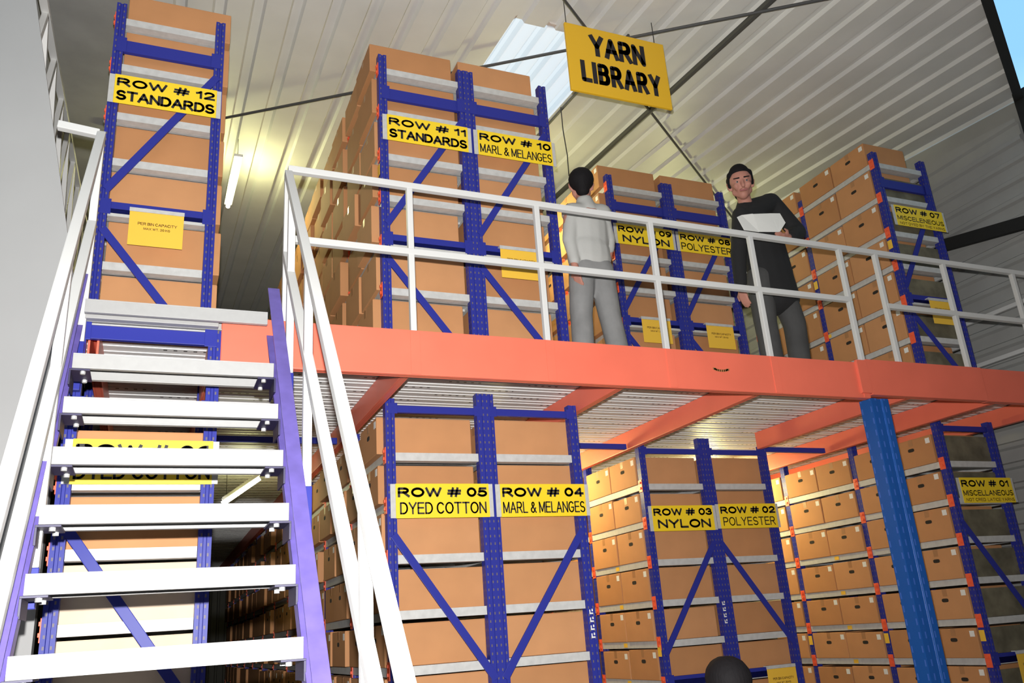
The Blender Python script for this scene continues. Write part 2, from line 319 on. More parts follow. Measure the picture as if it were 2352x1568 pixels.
# bracing rods and conduit under the roof
def rod(name, a, b, r, label, cat='rod', m='rod'):
    mb = MB().tube([Vector(b) - Vector(a), (0, 0, 0)][::-1], r); o = obj(name, mb, M[m], loc=a); return tag(o, label, cat)
def onroof(x, y, d): return (x, y, roofz(y) - d)
rod('bracing_rod', onroof(-0.3, 8.31, .09), onroof(5.6, 3.53, .09), .014, 'dark thin brace rod crossing the ceiling from the left wall behind the hanging sign')
rod('bracing_rod', onroof(1.9, 4.16, .045), onroof(7.9, 8.98, .045), .014, 'dark thin brace rod slanting down right below the hanging sign over row 08')
rod('roof_conduit', onroof(4.5, 3.0, .035), onroof(4.5, 20, .035), .03, 'dark straight conduit running along the roof ribs to the right of the hanging sign', 'conduit')
rod('roof_conduit', onroof(3.63, 5.2, .02), onroof(3.63, 20, .02), .013, 'thin dark conduit along the right edge of the skylight', 'conduit')

# ------------------------------------------------------------------ racks
PW = 0.065
_post = {}
def post_mesh(h):
    k = round(h, 3)
    if k not in _post:
        w = PW / 2; e = 0.005
        poly = [(-w, w), (-w, -w), (-0.010, -w), (-0.007, -w + 0.008), (0.007, -w + 0.008), (0.010, -w), (w, -w), (w, w), (w - 0.016, w), (w - 0.016, w - e), (w - e, w - e), (w - e, -w + e), (0.012, -w + e),
                (0.009, -w + 0.013), (-0.009, -w + 0.013), (-0.012, -w + e), (-w + e, -w + e), (-w + e, w - e), (-w + 0.016, w - e), (-w + 0.016, w)]
        _post[k] = MB().prism(poly, 0, h).mesh('upright_post', M['post'])
    return _post[k]
_shelf = {}
def shelf_mesh(w, d, front):
    k = (round(w, 3), round(d, 3), front)
    if k not in _shelf:
        mb = MB(); H = 0.055; e = 0.003
        mb.box((0, 0, -e), (w, d, 0))
        for a, b in (((0, 0, -H), (w, e, -e)), ((0, d - e, -H), (w, d, -e)), ((0, e, -H), (e, d - e, -e)), ((w - e, e, -H), (w, d - e, -e))): mb.box(a, b)
        for i in range(1, 4): mb.box((e, d * i / 4 - .012, -.02), (w - e, d * i / 4 + .012, -e))
        mb.box((e, e, -H), (w - e, .03, -H + e)); mb.box((e, d - .03, -H), (w - e, d - e, -H + e)); mb.box((e, .03, -H), (.03, d - .03, -H + e)); mb.box((w - .03, .03, -H), (w - e, d - .03, -H + e))
        if front: mb.box((PW + .002, -PW + .012, -H), (w - PW - .002, -.001, 0))
        _shelf[k] = mb.mesh('shelf_panel', M['galv'])
    return _shelf[k]
_conn = MB().box((-.006, -.03, -.075), (0, .03, .035)).box((-.014, -.012, -.05), (-.006, .012, -.03)).box((-.014, -.012, .0), (-.006, .012, .02)).mesh('beam_connector', M['connector'], .002)
_tag = MB().box((-.003, -.03, -.018), (0, .03, .018)).mesh('bin_label', M['cap_yellow'])
_ptag = MB().box((-.003, -.026, -.045), (0, .026, .045)).mesh('load_label', M['cap_yellow'])
BAY = 1.06
def rack(row, subject, x0, x1, yf, zb, tops, levels, bays, bars, diags, where):
    r = thing('storage_rack', 'blue steel shelving rack %s, marked ROW # %s %s' % (where, row, subject), 'rack', (x0, yf, zb), 'storage racks')
    w = x1 - x0
    for k in range(bays + 1):
        for sd in (0, 1):
            h = tops[sd] - zb
            link('upright_post', post_mesh(h), r, (PW / 2 if sd == 0 else w - PW / 2, PW / 2 + k * BAY, 0))
    for k in range(bays):
        for z in levels:
            link('shelf_panel', shelf_mesh(w, BAY - PW, k == 0), r, (0, k * BAY + PW, z - zb))
    for z in levels if row not in ('10', '08', '04', '02') else ():
        for k in range(bays + 1): link('beam_connector', _conn, r, (0, PW / 2 + k * BAY, z - zb))
    for z0, z1 in bars:
        obj('cross_bar', MB().box((PW, .012, z0 - zb), (w - PW, .042, z1 - zb)).box((PW - .045, -.004, z0 - zb - .012), (PW + .02, .0, z1 - zb + .012)).box((w - PW - .02, -.004, z0 - zb - .012), (w - PW + .045, .0, z1 - zb + .012)), M['blue'], r, .002)
    for (xa, za), (xb, zc) in diags:
        obj('brace_bar', MB().bar((xa, .006, za - zb), (xb, .006, zc - zb), .016, .052, up=(0, 0, 1)), M['blue'], r, .003)
    return r
UP = [3.72, 4.10, 4.48, 4.855, 5.21, 5.60, 5.985]
LO = [0.88, 1.22, 1.54, 1.875, 2.22, 2.56, 2.895]
ROWS = {}
def upper(row, subj, x0, yf, bays, where, ret=False):
    w = .73; ld = [((.045, 4.61), (w - .04, 5.62)), ((.045, 4.33), (w - .05, 3.52))]
    ROWS[row] = (rack(row, subj, x0, x0 + w, yf, 3.455, (6.10, 6.10), UP, bays, [(5.705, 5.80), (4.445, 4.53)], ld, where), x0, x0 + w, yf, UP, bays)
def lower(row, subj, x0, yf, bays, dg, where, tops=(3.30, 3.30), lev=LO, bars=((3.175, 3.225), (1.17, 1.25))):
    w = .73; ld = [((.04, 2.35), (w - .03, 1.42))] if dg > 0 else [((w - .04, 2.35), (.03, 1.42))]
    ROWS[row] = (rack(row, subj, x0, x0 + w, yf, 0.0, tops, lev, bays, list(bars), ld, where), x0, x0 + w, yf, lev, bays)
upper('12', 'STANDARDS', -.46, 5.45, 2, 'on the upper deck above the stairs')
upper('11', 'STANDARDS', 1.42, 5.45, 11, 'on the upper deck')
upper('10', 'MARL & MELANGES', 2.15, 5.45, 1, 'on the upper deck')
upper('09', 'NYLON', 4.10, 6.61, 2, 'on the upper deck')
upper('08', 'POLYESTER', 4.83, 6.61, 1, 'on the upper deck')
upper('07', 'MISCELENEOUS', 6.57, 5.45, 2, 'on the upper deck')
lower('06', 'DYED COTTON', -.44, 4.64, 1, 1, 'behind the stairs', tops=(3.383, 3.383), lev=LO[:-1], bars=((3.30, 3.375), (2.92, 2.97)))
lower('05', 'DYED COTTON', 1.42, 5.45, 11, 1, 'under the deck', tops=(3.27, 3.33))
lower('04', 'MARL & MELANGES', 2.15, 5.45, 1, -1, 'under the deck', tops=(3.33, 3.27))
lower('03', 'NYLON', 4.10, 6.61, 2, -1, 'under the deck', tops=(3.27, 3.33))
lower('02', 'POLYESTER', 4.83, 6.61, 1, 1, 'under the deck', tops=(3.33, 3.27))
lower('01', 'MISCELLANEOUS', 6.57, 5.45, 3, 1, 'under the deck', tops=(3.27, 3.27))
# small yellow load and bin labels on rows 1, 3, 7 and 9
for row, bin_y in (('01', (1.5,)), ('03', (.56,)), ('07', (1.0, 2.0))):
    r, x0, x1, yf, lev, bays = ROWS[row]; zb = r.location.z
    for z in lev[:-2] if row != '07' else lev[:3]:
        for by in bin_y: link('bin_label', _tag, r, (-.001, by + PW / 2 + .02, z - zb - .028))
for row, ks, z in (('01', (0, 1, 2), 1.40), ('03', (0,), 1.46), ('07', (0, 1), 5.06), ('12', (0,), 5.12), ('11', (0,), 5.06)):
    r, x0, x1, yf, lev, bays = ROWS[row]
    for k in ks:
        link('load_label', _ptag, r, (-.004 if row != '12' else .73 + .004, PW / 2 + k * BAY, z - r.location.z))
def maker_sticker(row, xs, z0, n):
    r = ROWS[row][0]; mb = MB()
    for i in range(n): 
        z = z0 - i * .052
        mb.box((xs - .014, -.0016, z), (xs + .014, -.0002, z + .010)).box((xs - .014, -.0016, z + .010), (xs - .006, -.0002, z + .03)).box((xs + .004, -.0016, z + .018), (xs + .014, -.0002, z + .034))
    o = obj('maker_sticker', mb, M['white'], r); o['label'] = 'white printed sticker'
maker_sticker('03', .73 - PW / 2, 1.80, 4); maker_sticker('04', .73 - PW / 2, 1.78, 4)

for row, skip in (('01', 0), ('07', 1)):  # thin plates make the front cartons of these rows come out dark
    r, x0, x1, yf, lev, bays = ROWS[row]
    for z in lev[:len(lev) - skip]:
        o = obj('front_plate', MB().box((PW + .004, .046, z - r.location.z + .002), (x1 - x0 - PW - .004, .052, z - r.location.z + .24)), M['frontplate'], r, .001); o['label'] = 'dark plate over the carton front'
# ------------------------------------------------------------------ cartons
_cm = {}
def carton_mesh(w, d, h, kind):
    k = (round(w, 2), round(d, 2), round(h, 2), kind)
    if k in _cm: return _cm[k]
    mb = MB(); mb.box((0, 0, 0), (w, d, h))
    me = mb.mesh('carton', OLD if kind == 'old' else FLASH_PALE if kind == 'pale' else CART[kind % 3], .006)
    b = bmesh.new(); b.from_mesh(me)                                   # raised lid flaps with a tape seam, plus folded end flap lines
    def bx(a, c, mi=0):
        q = MB().box(a, c); vs = [b.verts.new(v) for v in q.v]
        for f in q.f: b.faces.new([vs[i] for i in f]).material_index = mi
    bx((.004, .004, h - .001), (w - .004, d / 2 - .0015, h + .002)); bx((.004, d / 2 + .0015, h - .001), (w - .004, d - .004, h + .002))
    bx((.002, d / 2 - .024, h + .0018), (w - .002, d / 2 + .024, h + .0028), 1)
    bx((-.0009, d / 2 - .024, h - .06), (.002, d / 2 + .024, h + .001), 1); bx((w - .002, d / 2 - .024, h - .06), (w + .0009, d / 2 + .024, h + .001), 1)
    b.to_mesh(me); b.free(); me.materials.append(TAPE)
    _cm[k] = me; return me
TAPE = mat('brown_tape', (0.40, 0.20, 0.09), 0.35)
def oval(a, b, n=14):
    mb = MB(); vs = []
    pts = []
    for i in range(n):
        t = 2 * math.pi * i / n; c, s_ = math.cos(t), math.sin(t)
        pts.append((math.copysign(abs(c) ** .6, c) * a, math.copysign(abs(s_) ** .6, s_) * b))
    mb.add([(-.0015, y, z) for y, z in pts] + [(.006, y, z) for y, z in pts], [tuple(range(n)), tuple(range(n, 2 * n))[::-1]] + [(i, n + i, n + (i + 1) % n, (i + 1) % n) for i in range(n)])
    return mb
HOLE = oval(.036, .016).mesh('hand_hole', M['hole'])
STICK = MB().box((-.0015, -.024, -.024), (.001, .024, .024)).mesh('paper_label', M['white'])
ORD = ['first', 'second', 'third', 'fourth', 'fifth', 'sixth', 'seventh', 'eighth', 'ninth', 'tenth', 'eleventh']
def carton(row, li, ci, x, y, z, w, d, h, kind, holes, nlev, sticker=True):
    lev = ORD[nlev - 1 - li]
    sh = 'topmost shelf' if li == nlev - 1 else '%s shelf from the top' % lev
    lab = ('pale' if kind == 'pale' else 'brown') + ' carton, %s of row %s, %s' % (sh, row, 'at the front end' if ci == 0 else '%s from the front' % ORD[ci])
    o = tag(link('carton', carton_mesh(w, d, h, kind), None, (x, y, z)), lab, 'carton', 'cartons on the racks')
    if holes:
        p = link('hand_hole', HOLE, o, (0, d / 2 + random.uniform(-.01, .01), h * .62)); 
        if sticker: q = link('paper_label', STICK, o, (0, .045, h - .045)); q['label'] = 'small white label'
    return o
def fill(row, lx, rx, hgt, nside, hole, jitter, zjump=None, start=0, top_lx=None, kindf=None):
    r, x0, x1, yf, lev, bays = ROWS[row]; n = len(lev)
    for li, z in enumerate(lev):
        if li < start: continue
        for ci in range(nside):
            k, hh = divmod(ci, 2)
            y = yf + k * BAY + PW + .012 + hh * .492
            h = ((lev[li + 1] - z) if li < n - 1 else .33) - .055 - .012 - random.uniform(0, .015)
            if li == n - 1 and lev is LO: h = .255
            j = random.uniform(-jitter, jitter)
            if li == n - 1 and lev is UP: h = .255
            kd = kindf(li, ci) if kindf else random.randrange(3)
            if kd is None: continue
            carton(row, li, ci, x0 + lx + j, y, z + .001, rx - lx, .478, h, kd, hole, n)
fill('12', .07, .77, .28, 1, False, .006)
fill('11', -.05, .635, .28, 11, False, .03)
fill('10', -.03, .635, .28, 1, False, .006)
fill('09', -.06, .63, .28, 3, True, .012)
fill('08', -.02, .66, .28, 1, False, .006)
fill('07', -.012, .55, .29, 4, True, .004, kindf=lambda li, ci: (None if (li, ci) in ((3, 3),) else (random.randrange(3))))
fill('06', .03, .70, .262, 1, False, .004, kindf=lambda li, ci: 'pale' if li < 4 else 0)
fill('05', -.03, .66, .262, 11, True, .03, start=1)
mb = MB()                                                             # the far ends of the two long rows, too small and too many to tell apart
for row, st, lx, rx in (('11', 0, -.05, .635), ('05', 1, -.03, .66)):
    r, x0, x1, yf, lev, bays = ROWS[row]
    for li in range(st, len(lev)):
        for ci in range(11, 2 * bays):
            k, hh = divmod(ci, 2); y = yf + k * BAY + PW + .012 + hh * .492; j = random.uniform(-.03, .03); h = (.268 if row == '11' else .25) - random.uniform(0, .02)
            mb.box((x0 + lx + j, y, lev[li] + .001), (x0 + rx + j, y + .478, lev[li] + .001 + h))
o = tag(obj('distant_cartons', mb, CART[0]), 'brown cartons filling the distant far ends of rows 11 and 05', 'cartons'); o['kind'] = 'stuff'
fill('04', .02, .70, .262, 1, False, .006, start=1)
fill('03', -.012, .66, .268, 4, True, .004)
fill('02', .03, .70, .262, 1, False, .006)
fill('01', -.012, .55, .268, 5, True, .004)

# ------------------------------------------------------------------ row signs and capacity plates
def row_sign(row, second, x0, x1, z0, z1, y, b2, third=None, narrow=.93):
    o = thing('row_sign', 'yellow sign reading ROW # %s %s' % (row, second), 'sign', (x0, y, z0), 'yellow row signs')
    w, h = x1 - x0, z1 - z0
    obj('sign_plate', MB().box((0, -.004, 0), (w, 0, h)), M['yellow'], o, .001)
    for a, b in ((-.035, -.0005), (w + .0005, w + .03)): obj('mounting_strip', MB().box((a, -.001, .002), (b, .003, h - .002)), M['galv'], o)['label'] = 'grey mounting strip'
    if third is None:
        letters(o, 'ROW # ' + row, M['ink'], .014, w - .012, h * .60, h * .89, -.004, .0165)
        m = (1 - narrow) * w / 2
        letters(o, second, M['ink'], .014 + m, w - .010 - m, h * .11, h * .46, -.004, b2)
    else:
        letters(o, 'ROW # ' + row, M['ink'], .012, w - .04, h * .63, h * .90, -.004, .0145)
        letters(o, second, M['ink'], .012, w - .01, h * .28, h * .50, -.004, .0085)
        letters(o, third, M['brown_ink'], .03, w - .012, h * .06, h * .19, -.004, .005)
def rs(row, second, za, b2, third=None, narrow=1.0, dy=-.012, dx=0.0):
    r, x0, x1, yf, lev, bays = ROWS[row]
    row_sign(row, second, x0 + .055 + dx, x1 - .015 + dx, za, za + .228, yf + dy, b2, third, narrow)
rs('12', 'STANDARDS', 5.265, .018, dx=-.02); rs('11', 'STANDARDS', 5.315, .018); rs('10', 'MARL & MELANGES', 5.312, .0095, dx=.015)
rs('09', 'NYLON', 5.308, .019, narrow=.88, dx=-.01); rs('08', 'POLYESTER', 5.305, .0115); rs('07', 'MISCELENEOUS', 5.27, 0, third='NOT DYED BY THE YARNS', dx=.06)
rs('06', 'DYED COTTON', 2.53, .0125); rs('05', 'DYED COTTON', 2.452, .011, narrow=.96); rs('04', 'MARL & MELANGES', 2.45, .0095, dx=.015)
rs('03', 'NYLON', 2.462, .019, narrow=.9); rs('02', 'POLYESTER', 2.472, .010, narrow=.95); rs('01', 'MISCELLANEOUS', 2.51, 0, third='NOT CRED. LATICE YARNS', dx=.05)
def plate(row, dx, z1, y=-.03, w=.33, h=.24):
    r, x0, x1, yf, lev, bays = ROWS[row]
    o = thing('capacity_plate', 'yellow PER BIN CAPACITY plate hanging from the blue bar of row %s' % row, 'sign', (x0 + dx, yf + y, z1 - h), 'capacity plates')
    obj('plate', MB().box((0, -.003, 0), (w, 0, h)), M['cap_yellow'], o, .001)
    q = obj('hanger_strip', MB().box((-.002, -.004, h + .001), (w + .002, .001, h + .028)).box((0, .001, h + .02), (w, -y + .010, h + .028)), M['galv'], o); q['label'] = 'grey perforated hanger strip'
    letters(o, 'PER BIN CAPACITY', M['brown_ink'], w * .16, w * .88, h * .61, h * .695, -.003, .0036)
    letters(o, 'MAX WT. 20 KG', M['brown_ink'], w * .27, w * .76, h * .475, h * .545, -.003, .003)
plate('12', .20, 4.455); plate('10', .19, 4.49); plate('09', .19, 4.50); plate('08', .215, 4.492); plate('07', .26, 4.465)
plate('02', .305, 1.232, w=.32); plate('01', .26, 1.232, w=.33)

# ------------------------------------------------------------------ mezzanine: deck, beams, column
mb = MB(); y = 4.68; DX0, DX1 = -.46, 7.9
while y < 19.8:
    mb.box((DX0, y, 3.398), (DX1, y + .166, 3.448)).box((DX0, y + .012, 3.393), (DX1, y + .05, 3.398)).box((DX0, y + .115, 3.393), (DX1, y + .153, 3.398)); y += .17
def deck_mat():
    m = mat('deck_sheet', (0.72, 0.72, 0.715), 0.5); n = m.node_tree; Lk = n.links.new; b = n.nodes['Principled BSDF']
    t = n.nodes.new('ShaderNodeTexCoord'); s = n.nodes.new('ShaderNodeSeparateXYZ'); Lk(t.outputs['Object'], s.inputs[0])
    def Q(op, a, c=None):
        q = n.nodes.new('ShaderNodeMath'); q.operation = op
        for i, x in enumerate((a, c)):
            if x is None: continue
            if isinstance(x, (int, float)): q.inputs[i].default_value = x
            else: Lk(x, q.inputs[i])
        return q.outputs[0]
    dash = Q('LESS_THAN', Q('FRACT', Q('DIVIDE', s.outputs['X'], .055)), .38)
    patch = Q('LESS_THAN', Q('FRACT', Q('DIVIDE', Q('ADD', s.outputs['X'], Q('MULTIPLY', Q('FLOOR', Q('DIVIDE', Q('SUBTRACT', s.outputs['Y'], 4.68), .17)), .31)), .62)), .42)
    line = Q('LESS_THAN', Q('ABSOLUTE', Q('SUBTRACT', Q('FRACT', Q('DIVIDE', Q('SUBTRACT', s.outputs['Y'], 4.68), .17)), .22)), .05)
    k = Q('MULTIPLY', Q('MULTIPLY', dash, patch), line)
    mx = n.nodes.new('ShaderNodeMixRGB'); Lk(k, mx.inputs['Fac']); mx.inputs['Color1'].default_value = (.72, .72, .715, 1); mx.inputs['Color2'].default_value = (.06, .06, .06, 1)
    Lk(mx.outputs['Color'], b.inputs['Base Color']); return m
tag(obj('mezzanine_deck', mb, deck_mat()), 'grey perforated metal deck of the upper level resting on orange beams', 'deck')
def ibeam(name, a, b, w, h, label):
    """rolled channel with lipped flanges; a->b along x or y"""
    a, b = Vector(a), Vector(b); Ln = b - a; along_x = abs(Ln.x) > abs(Ln.y)
    n = Ln.length; mb = MB()
    t = .012
    mb.box((0, 0, 0), (n, t, h)).box((0, w - t, 0), (n, w, h)).box((0, t, 0), (n, w - t, t)).box((0, t, h - t), (n, w - t, h))
    if not along_x: mb.v = [(w - y_, x_, z_) for x_, y_, z_ in mb.v]
    me = mb.mesh(name, M['orange'], .004)
    return tag(link(name, me, None, a), label, 'beam')
fb = ibeam('mezzanine_beam', (.29, 4.60, 3.175), (4.935, 4.60, 3.175), .062, .281, 'long orange front beam under the white railing, left of the blue column')
mb = MB()
for i in range(9):
    a = math.radians(200 + i * 17); r0, r1 = .062, .085 - .0 * i
    mb.box((3.60 - .29 + r0 * math.cos(a) * 1.0 - .012, -.0015, .155 + .3 * r0 * math.sin(a)), (3.60 - .29 + r0 * math.cos(a) + .012, .001, .165 + .3 * r0 * math.sin(a) + .006))
q = obj('scuff_mark', mb, mat('scuff', (.35, .14, .05), .7), fb); q['label'] = 'brown curved scuff'
for px in (1.39, 2.285, 3.19, 4.077, 4.90):
    obj('rail_foot_plate', MB().box((px - .29 - .03, -.005, .004), (px - .29 + .03, 0, .278)), M['orange'], fb, .001)
fb2 = ibeam('mezzanine_beam', (4.945, 4.585, 3.20), (6.18, 4.585, 3.20), .062, .281, 'short orange front beam under the railing, right of the blue column')
ibeam('mezzanine_beam', (6.19, 4.60, 3.20), (7.90, 4.60, 3.20), .062, .281, 'orange front beam at the far right end of the deck')
obj('splice_plate', MB().box((-.10, -.006, .01), (-.002, .02, .27)), M['orange'], fb2, .002)
CB = [(-.372, 4.72, 8.0, 'orange cross beam below the deck behind the stairs, left'), (.235, 4.72, 8.0, 'orange cross beam below the deck behind the stairs, right'), (1.355, 4.665, 19.0, 'orange cross beam below the deck left of row 05'), (2.885, 4.665, 19.0, 'orange cross beam below the deck right of row 04'),
      (4.035, 4.665, 19.0, 'orange cross beam below the deck left of row 03'), (5.43, 4.665, 6.58, 'orange cross beam below the deck meeting row 02'), (6.40, 4.665, 19.0, 'orange cross beam below the deck left of row 01'), (7.36, 4.665, 19.0, 'orange cross beam below the deck right of row 01')]
for x, y0, y1, lb in CB: ibeam('cross_beam', (x, y0, 3.225), (x, y1, 3.225), .055, .165, lb)
for i, (xa, xb, lb) in enumerate(((.30, 1.34, 'thin blue tie beam under the deck left of row 05'), (2.95, 4.02, 'thin blue tie beam under the deck between rows 04 and 03'), (5.60, 6.38, 'thin blue tie beam under the deck between rows 02 and 01'))):
    mb = MB().box((0, 0, 0), (xb - xa, .04, .05)); tag(obj('tie_beam', mb, M['blue'], None, .003, (xa, 6.68, 3.225)), lb, 'beam')
# column
t = thing('support_column', 'perforated blue steel column holding up the orange beam', 'column', (5.06, 4.70, 0))
w = .06; q = .088; poly = [(-q, -w), (-.026, -w), (-.020, -w + .012), (.020, -w + .012), (.026, -w), (q, -w), (q, w), (-q, w)]
obj('column_shaft', MB().prism(poly, 0.012, 3.19), M['column'], t, .003)
obj('base_plate', MB().box((-.16, -.13, 0), (.16, .13, .012)), M['blue'], t, .002)

# ------------------------------------------------------------------ guard railing on the deck edge
def railing():
    Y, Z0, ZT, ZM, s = 4.63, 3.457, 4.455, 3.985, .042
    t = thing('guard_railing', 'pale grey railing along the front edge of the upper deck', 'railing', (.63, Y, Z0))
    P = lambda x, z: (x - .63, 0, z - Z0)
    def sq(n, a, b): obj(n, MB().bar(a, b, s - (.004 if n == 'rail_post' else 0), s - (.004 if n == 'rail_post' else 0), up=(0, 1, 0) if abs(a[2] - b[2]) > .3 else (0, 0, 1)), M['rail'], t, .005)
    sq('top_rail', P(.63, ZT), P(7.80, ZT - .03)); sq('mid_rail', P(.652, ZM), P(4.953, ZM)); sq('mid_rail', P(5.335, ZM - .02), P(7.80, ZM - .03))
    for x in (.63, 1.39, 2.285, 3.19, 4.077, 4.953, 5.335, 6.10, 6.95): sq('rail_post', P(x, Z0 + (0 if x > 1 else -.28)), P(x, ZT - .022))
    t2 = thing('guard_railing', 'pale grey railing along the right end of the upper deck', 'railing', (7.80, 4.66, 3.449))
    def sq2(n, a, b): obj(n, MB().bar(a, b, s - (.004 if n == 'rail_post' else 0), s - (.004 if n == 'rail_post' else 0), up=(1, 0, 0) if abs(a[2] - b[2]) > .3 else (0, 0, 1)), M['rail'], t2, .005)
    sq2('top_rail', (0, .03, .985), (0, 4.8, .985)); sq2('mid_rail', (0, .03, .52), (0, 4.8, .52))
    for y in (.05, 1.6, 3.2, 4.78): sq2('rail_post', (0, y, 0), (0, y, .97))
railing()

# ------------------------------------------------------------------ staircase
def stairs():
    t = thing('staircase', 'steep open metal staircase with pale treads and white handrails', 'staircase', (.07, 2.0, 0))
    O = Vector((.07, 2.0, 0)); D = lambda x, y, z: (x - O.x, y - O.y, z - O.z)
    xl, xr = -.385, .520
    nose = lambda y: 1.735 + 1.3275 * (y - 3.18)
    def tread(y, z, a=xl, b=xr, landing=False):
        dp, e, h = (.17 if landing else .215), .006, .072
        mb = MB().box(D(a, y, z - e), D(b, y + dp, z)).box(D(a, y, z - h), D(b, y + e, z - e)).box(D(a, y + dp - e, z - h), D(b, y + dp, z - e))
        mb.box(D(a, y + e, z - h), D(b, y + .03, z - h + e)).box(D(a, y + dp - .03, z - h), D(b, y + dp - e, z - h + e))
        o = obj('tread', mb, M['tread'], t, .0015)
        if not landing:
            for x0, x1 in ((a - .012, a + .075), (b - .075, b + .012)):
                c = obj('cleat', MB().box(D(x0, y + .012, z - h - .008), D(x1, y + dp - .012, z - h)).box(D(x0 if x0 < 0 else x1 - .008, y + .012, z - h - .075), D(x0 + .008 if x0 < 0 else x1, y + dp - .012, z - h - .008)), M['cleat'], o, .001)
                xb = x1 - .03 if x0 < 0 else x0 + .03
                for yy in (.03, .17): obj('bolt', MB().tube([D(xb, y + yy, z - h - .022), D(xb, y + yy, z - h - .008)], .011, 6), M['galv'], o)
        return o
    for i in range(-2, 6): tread(3.18 + .2 * i, 1.735 + .2655 * i)
    tread(4.50, 3.462, landing=True)
    obj('landing_angle', MB().box(D(xl, 4.575, 3.385), D(.27, 4.62, 3.448)), M['tread'], t, .002)
    for xa, xb, s in ((-.455, -.392, -1), (.528, .592, 1)):              # channel stringers
        mb = MB(); ya, yb = 1.88, 4.60; k = .30
        za, zb = nose(ya) + .03, nose(yb) + .03
        def slab(x0, x1, d0, d1):
            p = [(ya, za - d0), (yb, zb - d0), (yb, zb - d1), (ya, max(0.0, za - d1))]
            vs = [D(x0, y, z) for y, z in p] + [D(x1, y, z) for y, z in p]
            fs = [(0, 3, 2, 1), (4, 5, 6, 7), (0, 1, 5, 4), (1, 2, 6, 5), (2, 3, 7, 6), (3, 0, 4, 7)]
            mb.add(vs, fs)
        slab(xa, xb, 0, .012); slab(xa, xb, k - .012, k); slab(xa if s < 0 else xb - .008, xa + .008 if s < 0 else xb, .012, k - .012)
        obj('stringer', mb, M['stringer'], t, .001)
    def bar(n, pts, w=.045):
        mb = MB()
        for a, b in zip(pts, pts[1:]): mb.bar(D(*a), D(*b), w, w, up=(1, 0, 0))
        return obj(n, mb, M['rail'], t, .005)
    X = .625
    bar('handrail', [(X, 4.575, 4.395), (X, 1.95, 1.235)]); bar('mid_rail', [(X, 4.575, 3.855), (X, 2.05, .975)])
    def post(x, y, zt, zb, zblue):
        bar('rail_post', [(x, y, zt), (x, y, zblue)], .040)
        if zb < zblue: o = obj('post_foot', MB().box(D(x - .022, y - .022, zb), D(x + .022, y + .022, zblue)), M['blue'], t, .003); o['label'] = 'blue post foot'
    post(X, 4.40, 4.16, 2.72, 3.08); post(X, 3.80, 3.44, 1.98, 2.37); post(X, 2.68, 2.10, .62, 1.0); post(X, 2.0, 1.27, .0, .3)
    X = -.40
    bar('handrail', [(X, 4.61, 4.50), (X, 2.2, 1.40)]); bar('mid_rail', [(X, 4.59, 3.93), (X, 2.3, 1.0)])
    post(X, 4.61, 4.50, 3.0, 3.26); post(X, 3.72, 3.33, 1.9, 2.05); post(X, 2.4, 1.62, .05, .4)
    bar('return_rail', [(-.41, 4.61, 4.50), (-.62, 4.61, 4.52)])
stairs()

# ------------------------------------------------------------------ hanging sign, lamps, fixture
o = thing('hanging_sign', 'large ochre YARN LIBRARY sign hanging from the roof', 'sign', (2.872, 5.0, 5.755))
SW, SH = .95, .655
obj('sign_plate', MB().box((0, -.012, 0), (SW, .012, SH)), M['yarn'], o, .004)
letters(o, 'YARN', M['ink'], .215, .745, .375, .585, -.012, .044, gap=.38)
letters(o, 'LIBRARY', M['ink'], .105, .865, .10, .31, -.012, .042, gap=.52)
for x in (.02, SW - .08):
    obj('hanging_wire', MB().tube([(x, 0, SH - .01), (x, 0, roofz(5.0) - 5.755 + .0)], .004, 6), M['wire'], o)

def lamp(a, b, label, power=14, hang=None, col=(1.0, .97, .42)):
    a, b = Vector(a), Vector(b); d = (b - a); t = thing('tube_lamp', label, 'lamp', a, 'tube lamps')
    z = Vector((0, 0, 1))
    obj('housing', MB().bar(z * .03, d + z * .03, .09, .03), M['lampbody'], t, .004)
    obj('tube', MB().tube([z * -.012 + d * .01, z * -.012 + d * .99], .024, 12), M['tube'], t)
    if hang:
        for k in (.1, .9):
            p = d * k + z * .045; top = hang(a + p); obj('hanging_wire', MB().tube([p, Vector((p.x, p.y, top - a.z))], .003, 5), M['wire'], t)
    ld = bpy.data.lights.new('tube_glow', 'POINT'); 
    ld.energy = power; ld.color = col; ld.shadow_soft_size = .12
    lo = bpy.data.objects.new('tube_glow', ld); COL.objects.link(lo); lo.location = d * .5 + z * -.10; lo.parent = t
    return t
rf = lambda p: roofz(p.y)
lamp((.60, 8.17, 6.62), (.60, 9.5, 6.74), 'lit white tube lamp above the aisle between rows 12 and 11', 60, rf)
lamp((3.45, 7.0, 6.0), (3.45, 8.2, 6.05), 'tube lamp above the aisle between rows 10 and 09', 50, rf)
lamp((6.05, 7.6, 6.2), (6.05, 8.8, 6.25), 'tube lamp above the aisle between rows 08 and 07', 40, rf)
dk = lambda p: 3.389
lamp((.61, 8.5, 3.05), (.95, 8.5, 3.30), 'tilted lit tube lamp under the deck behind the staircase', 12, dk)
lamp((3.42, 7.3, 3.22), (3.42, 8.5, 3.22), 'tube lamp under the deck in the aisle between rows 04 and 03', 75, dk, (1.0, .84, .34))
lamp((6.02, 7.6, 3.22), (6.02, 8.8, 3.22), 'tube lamp under the deck in the aisle between rows 02 and 01', 85, dk, (1.0, .84, .34))
c = thing('junction_box', 'small grey junction box on the dark panel left of row 12', 'fixture', (-.62, 8.3, roofz(8.3) - .05))
obj('box_body', MB().box((-.09, -.07, -.03), (.09, .07, -.001)), M['lampbody'], c, .006); obj('knob', MB().tube([(0, 0, -.05), (0, 0, -.03)], .02, 10), M['wire'], c)
